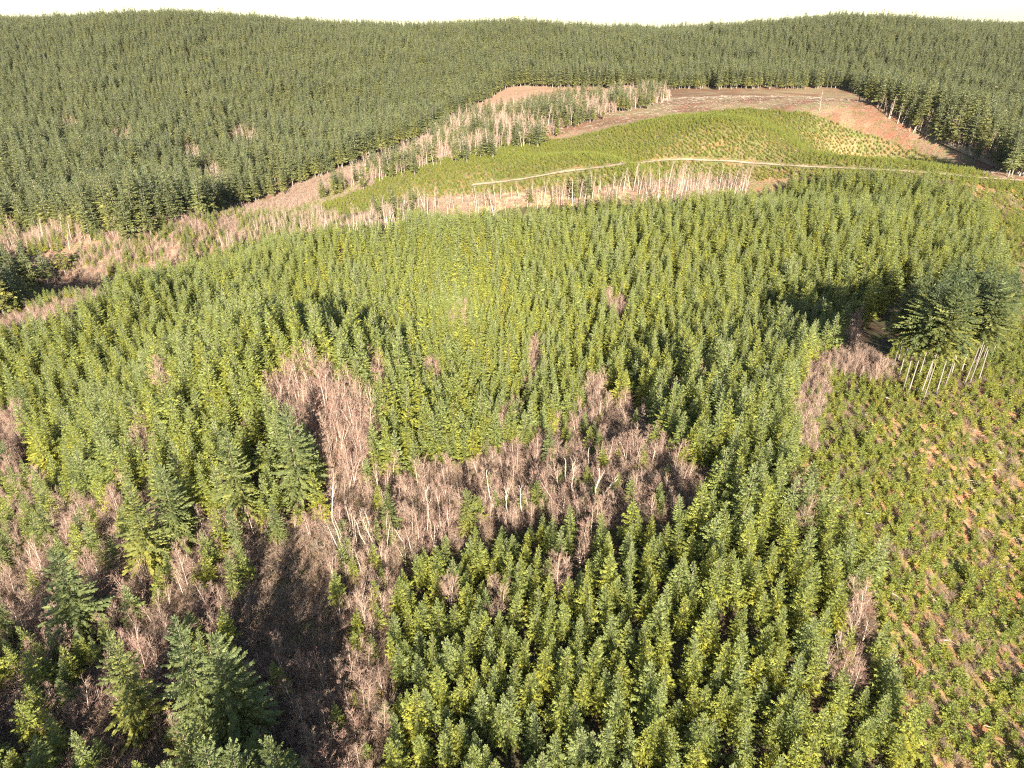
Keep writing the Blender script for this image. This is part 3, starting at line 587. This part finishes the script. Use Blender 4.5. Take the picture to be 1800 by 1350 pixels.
MARKS_L = [(152,1050,'the lone broad old fir'),(272,930,'the close pair of old firs'),(530,820,'the two tall firs below the alder patch'),(380,1130,'the twin bright tops'),(500,1050,'the dark creek hollow'),(20,760,'the shadow hollow at the left edge'),(60,950,'the brown brush at the left edge'),
 (400,950,'the row of yellow-green firs'),(686,900,'the lone rounded fir'),(620,960,'the pale leaning trunks'),(600,1130,'the bare trees at the bottom'),(30,1160,'the grey brush in the lower left corner'),(1005,850,'the fine limbed white snag'),(1050,860,'the forked white snag'),(860,860,'the branchless leaning snag'),(1180,820,'the right part of the brown band'),(550,720,'the bare alder patch'),(1440,680,'the brown strip beside the clearing'),(1495,1120,'the brown shrub pocket in the tight rows'),(200,1290,'the bottom left of the picture'),(600,1290,'the bottom edge below the bare trees')]
MARKS_R = [(1620,700,'the pale trunks of the grove'),(1522,762,'the short white log'),(1470,700,'the brown strip'),(1760,700,'the right end of the grove'),(1600,850,'the long orange gap in the clearing'),(1760,880,'the white log at the right edge'),(1640,960,'the middle of the clearing'),(1600,1060,'the boundary with the tight rows'),
 (1760,1100,'the grey branch wood'),(1700,1180,'the bottom right of the clearing'),(1480,850,'the narrow top of the tight rows'),(1700,1290,'the bottom right corner'),(1780,980,'the right edge of the clearing')]
MARKS_F = [(60,300,'the left edge of the picture'),(84,350,'the tall white leaning snag'),(190,400,'the small open patch'),(300,370,'the bend of the pink brush'),(440,340,'the two darkest trees'),(580,290,'the row of pale trunks'),(690,260,'the dark clump at the forest corner'),(800,200,'the bare wood behind the hill'),(40,480,'the lowest corner of the forest'),(1640,210,'the bare crest'),(1760,250,'the bare trees at upper right')]
def near(marks, a_, b_):
    m_ = min(marks, key=lambda q_: (q_[0]-a_)**2+1.6*(q_[1]-b_)**2); du, dv = a_-m_[0], (b_-m_[1])*1.3
    return ('left of ' if du < 0 else 'right of ') + m_[2] if abs(du) > abs(dv) else ('above ' if dv < 0 else 'below ') + m_[2]
def placed(kind, marks, hs_, mid, dh, gname):
    def f(a_, b_, c_, s_=1.0):
        h_ = 'tall ' if s_ > mid+dh else 'short ' if s_ < mid-dh else ''
        lab = h_+kind+' '+near(marks, a_, b_); return lab, gname+': '+lab
    return f
def fir_label(a_, b_, c_, s_): return placed('young green fir', MARKS_L if a_ < 660 else MARKS, None, .88, .1, 'young firs')(a_, b_, c_, s_)
scatter_trees('young_fir', YOUNG, 11, pts, hh/11, 300, u, v, t, fir_label, 'fir tree', 'young_fir_plantation', wd, tilt=.05)

# ------------------------------------------------------------------ saplings: the clearing at right and the replanted hill
pts, u, v, t, _, _ = candidates(3.6, [(a_-24, b_) for a_, b_ in CLEAR], 1.5, 520, jitter=.17, seed=21, rowdir=.38, along=.66)
k = (fbm(pts[:, 0], pts[:, 1], 6, 95) > .26); pts, u, v, t = pts[k], u[k], v[k], t[k]
hs = 3.3+(fbm(pts[:, 0], pts[:, 1], 20, 8)-.5)*1.6+rng.normal(size=len(u))*.5
hp, hu, hv, ht, _, _ = candidates(2.75, HILL, .8, 760, jitter=.2, seed=22, rowdir=.3)
k = (fbm(hp[:, 0], hp[:, 1], 12, 96) > .17); hp, hu, hv, ht = hp[k], hu[k], hv[k], ht[k]
k = minus(hp, 3.6, ROAD1[::1]) ; hp, hu, hv, ht = hp[k], hu[k], hv[k], ht[k]
hh2 = 2.6+(fbm(hp[:, 0], hp[:, 1], 60, 12)-.5)*1.2+rng.normal(size=len(hu))*.3
pts = np.vstack([pts, hp]); hs = np.clip(np.concatenate([hs, hh2]), 1, 6); u = np.concatenate([u, hu]); v = np.concatenate([v, hv]); t = np.concatenate([t, ht])
scatter_trees('sapling', SAPL, 3.6, pts, hs/3.6, 300, u, v, t, placed('bushy green sapling', MARKS_R, None, .92, .15, 'clearing saplings'), 'sapling', 'replanted_saplings', 1+rng.normal(size=len(u))*.12)

# ------------------------------------------------------------------ bare alders
parts_ = []
def band(poly, hmid, sp, tmax, seed, hm, thr=.0, jit=.4, avoid=1.0):
    p_, a_, b_, c_, _, _ = candidates(sp, poly, hmid, tmax, jitter=jit, seed=seed)
    k_ = (fbm(p_[:, 0], p_[:, 1], 8, seed) > thr) & minus(p_, OP[:, 3]*.8+avoid, OP)
    p_, a_, b_, c_ = p_[k_], a_[k_], b_[k_], c_[k_]; h_ = hm*np.clip(1+(fbm(p_[:, 0], p_[:, 1], 12, seed+1)-.5)*.8+rng.normal(size=len(a_))*.22, .4, 1.7); return [p_, a_, b_, c_, h_]
parts_ += [band(LOWLEFT, 3.5, 3.1, 270, 31, 6.4, .38), band(PATCH, 4.5, 2.7, 270, 32, 9, .2), band(STRIP_R, 2, 1.9, 290, 33, 4.5, .1), band(BRUSH_L, 2, 3.0, 600, 34, 4.5, .35), band(STRIP_F, 4, 4.6, 950, 36, 8, .42), band(OPEN_L, 3, 4.2, 620, 37, 7, .3)]
for i, hp_ in enumerate(HOLES):
    parts_.append(band(hp_, 4, 1.9, 320, 500+i, 7.5, 0, avoid=0))
al = [np.concatenate([p_[k] for p_ in parts_]) for k in range(5)]
dark = (al[1] > 440) & (al[1] < 580) & (al[2] > 930) & (al[2] < 1130)     # the open creek hollow: only low brush
al = [a_[~dark] for a_ in al]
scatter_trees('bare_alder', ALD, 8.3, al[0], al[4]/8.3, 300, al[1], al[2], al[3], placed('leafless brown alder', MARKS_L, None, .85, .12, 'leafless alders'), 'alder tree', 'alder_thicket', None, 'branches', .08)
pb = [band(STRIP_B, 5, 4.6, 620, 41, 12, .45), band(PALE_L, 4, 4.0, 620, 42, 9, .3), band(STRIP_FR, 5, 4.5, 820, 43, 12, .3), band(STRIP_F, 6, 8.5, 950, 44, 13, .42)] + [band(g_, 6, 5, 1000, 60+i, 12, 0) for i, g_ in enumerate(GAPS)] + [[][:0] or band(OPEN_L, 4, 9, 620, 49, 12, .4), band([(560,900),(600,880),(680,900),(760,900),(760,960),(640,990),(570,970)], 5, 4.5, 260, 45, 9, .1)]
al = [np.concatenate([p_[k] for p_ in pb]) for k in range(5)]
MARKS_P = [(620,395,'the small round dark fir'),(690,360,'the row of dark firs'),(727,350,'the single dark fir'),(830,350,'the left end of the gravel road'),(932,345,'the fir top left of the white trunks'),(1005,340,'the slim dark firs at the hill foot'),(1100,330,'the middle of the white strip'),(1200,330,'the pale grass at the hill foot'),(1290,325,'the right end of the white strip'),(500,400,'the pink brush left of centre'),(640,930,'the pale leaning trunks'),(720,930,'the straight white dead trunk'),(700,240,'the forest corner'),(880,200,'the conifers behind the hill'),(1700,260,'the dirt path at upper right'),(60,420,'the open patch at left')]
pale_label = placed('pale leafless tree', MARKS_P, None, .95, .12, 'pale bare trees')
scatter_trees('pale_bare_tree', ALD_PALE, 13, al[0], al[4]/13, 250, al[1], al[2], al[3], pale_label, 'bare tree', 'pale_bare_wood', None, 'branches', .06)

# ------------------------------------------------------------------ old forest beyond the valley
fp, fu, fv, ft, _, _ = candidates(7.7, FAR_L, 16, 1750, jitter=.33, seed=51, margin=60, warp=1.6)
k = ~inside(OPEN_L, fu, fv) & (fbm(fp[:, 0], fp[:, 1], 16, 98) > .31) & (fbm(fp[:, 0], fp[:, 1], 60, 198) > .24)
for hp_ in GAPS: k &= ~inside(hp_, fu, fv)
k = k; fp, fu, fv, ft = fp[k], fu[k], fv[k], ft[k]
sp_, su, sv, st, _, _ = candidates(9, STRIP_F, 9, 950, jitter=.4, seed=52)
k = fbm(sp_[:, 0], sp_[:, 1], 30, 99) > .5; sp_, su, sv, st = sp_[k], su[k], sv[k], st[k]
fh = np.concatenate([27+(fbm(fp[:, 0], fp[:, 1], 70, 7)-.5)*16+rng.normal(size=len(fu))*3.6, rng.uniform(14, 24, len(su))])
fp = np.vstack([fp, sp_]); fu = np.concatenate([fu, su]); fv = np.concatenate([fv, sv]); ft = np.concatenate([ft, st])
scatter_trees('far_fir', OLD_FAR, 28, fp, fh/28, 250, fu, fv, ft, placed('dark old forest fir', MARKS_F, None, .97, .1, 'old forest firs'), 'fir tree', 'old_forest', 1.12+rng.normal(size=len(fu))*.12, tilt=.02)

# ------------------------------------------------------------------ undergrowth
def under(name, protos, defs, seed):
    allp, alls = [], []
    for poly, sp_, tmax, s0, thr in defs:
        p_, a_, b_, c_, _, _ = candidates(sp_, poly, .5, tmax, jitter=.45, seed=seed+len(allp)); k_ = fbm(p_[:, 0], p_[:, 1], 7, seed+3+len(allp)) > thr
        p_ = p_[k_]; allp.append(p_); alls.append(s0*np.exp(rng.normal(size=len(p_))*.25))
    p_ = np.vstack(allp); s_ = np.concatenate(alls); print(name, len(p_))
    stuff(name, [(m_,) for m_ in protos], p_, s_, rng.integers(0, len(protos), len(p_)), tilt=.1)
under('brown_brush', SHR, [(sh(LOWLEFT, 15), 1.9, 270, .85, .2), (sh(PATCH, 20), 1.9, 280, .9, .1), (STRIP_R, 1.3, 290, .9, 0), (CLEAR, 2.1, 420, .5, .45), (BRUSH_L, 2.4, 600, .9, .3), (STRIP_B, 2.4, 620, .9, .25), ([(420,385),(510,330),(640,285),(660,325),(520,380)], 3, 700, .9, .1), (OPEN_L, 3.2, 620, .9, .3), (CREST, 4.5, 820, .35, .5), (STRIP_F, 3.4, 900, .8, .2), (STRIP_FR, 3.4, 800, .8, .2)], 61)
under('fern_undergrowth', FERN, [(CLEAR, 2.2, 400, .6, .5), (sh(LOWLEFT, 15), 3.5, 260, .8, .5), (HILL, 3.2, 760, .7, .5)], 71)
under('woody_debris', DEB, [(CLEAR, 4.5, 450, .9, .42), (HILL, 8, 760, 1, .5), (CREST, 7, 820, 1.3, .4), (STRIP_B, 5, 620, 1.2, .4), (LOWLEFT, 6, 260, 1.0, .5)], 81)
for o_ in bpy.data.objects:
    if o_.type == 'EMPTY': o_.empty_display_size = .2

# ------------------------------------------------------------------ air
m = bpy.data.materials.new('air'); m.use_nodes = True; nd = m.node_tree.nodes; nd.clear()
pv = nd.new('ShaderNodeVolumePrincipled'); pv.inputs['Color'].default_value = (.86,.93,1,1); pv.inputs['Density'].default_value = .000012; pv.inputs['Anisotropy'].default_value = .2
o = nd.new('ShaderNodeOutputMaterial'); m.node_tree.links.new(pv.outputs[0], o.inputs['Volume'])
v_ = [(x_, y_, z_) for x_ in (-15000, 15000) for y_ in (-400, 15000) for z_ in (float(co[:, 2].min())-1, 260.0)]
me = bpy.data.meshes.new('haze'); me.from_pydata(v_, [], [(0,1,3,2),(4,6,7,5),(0,4,5,1),(2,3,7,6),(0,2,6,4),(1,5,7,3)]); me.materials.append(m)
hz = bpy.data.objects.new('haze', me); C.objects.link(hz); hz['kind'] = 'stuff'
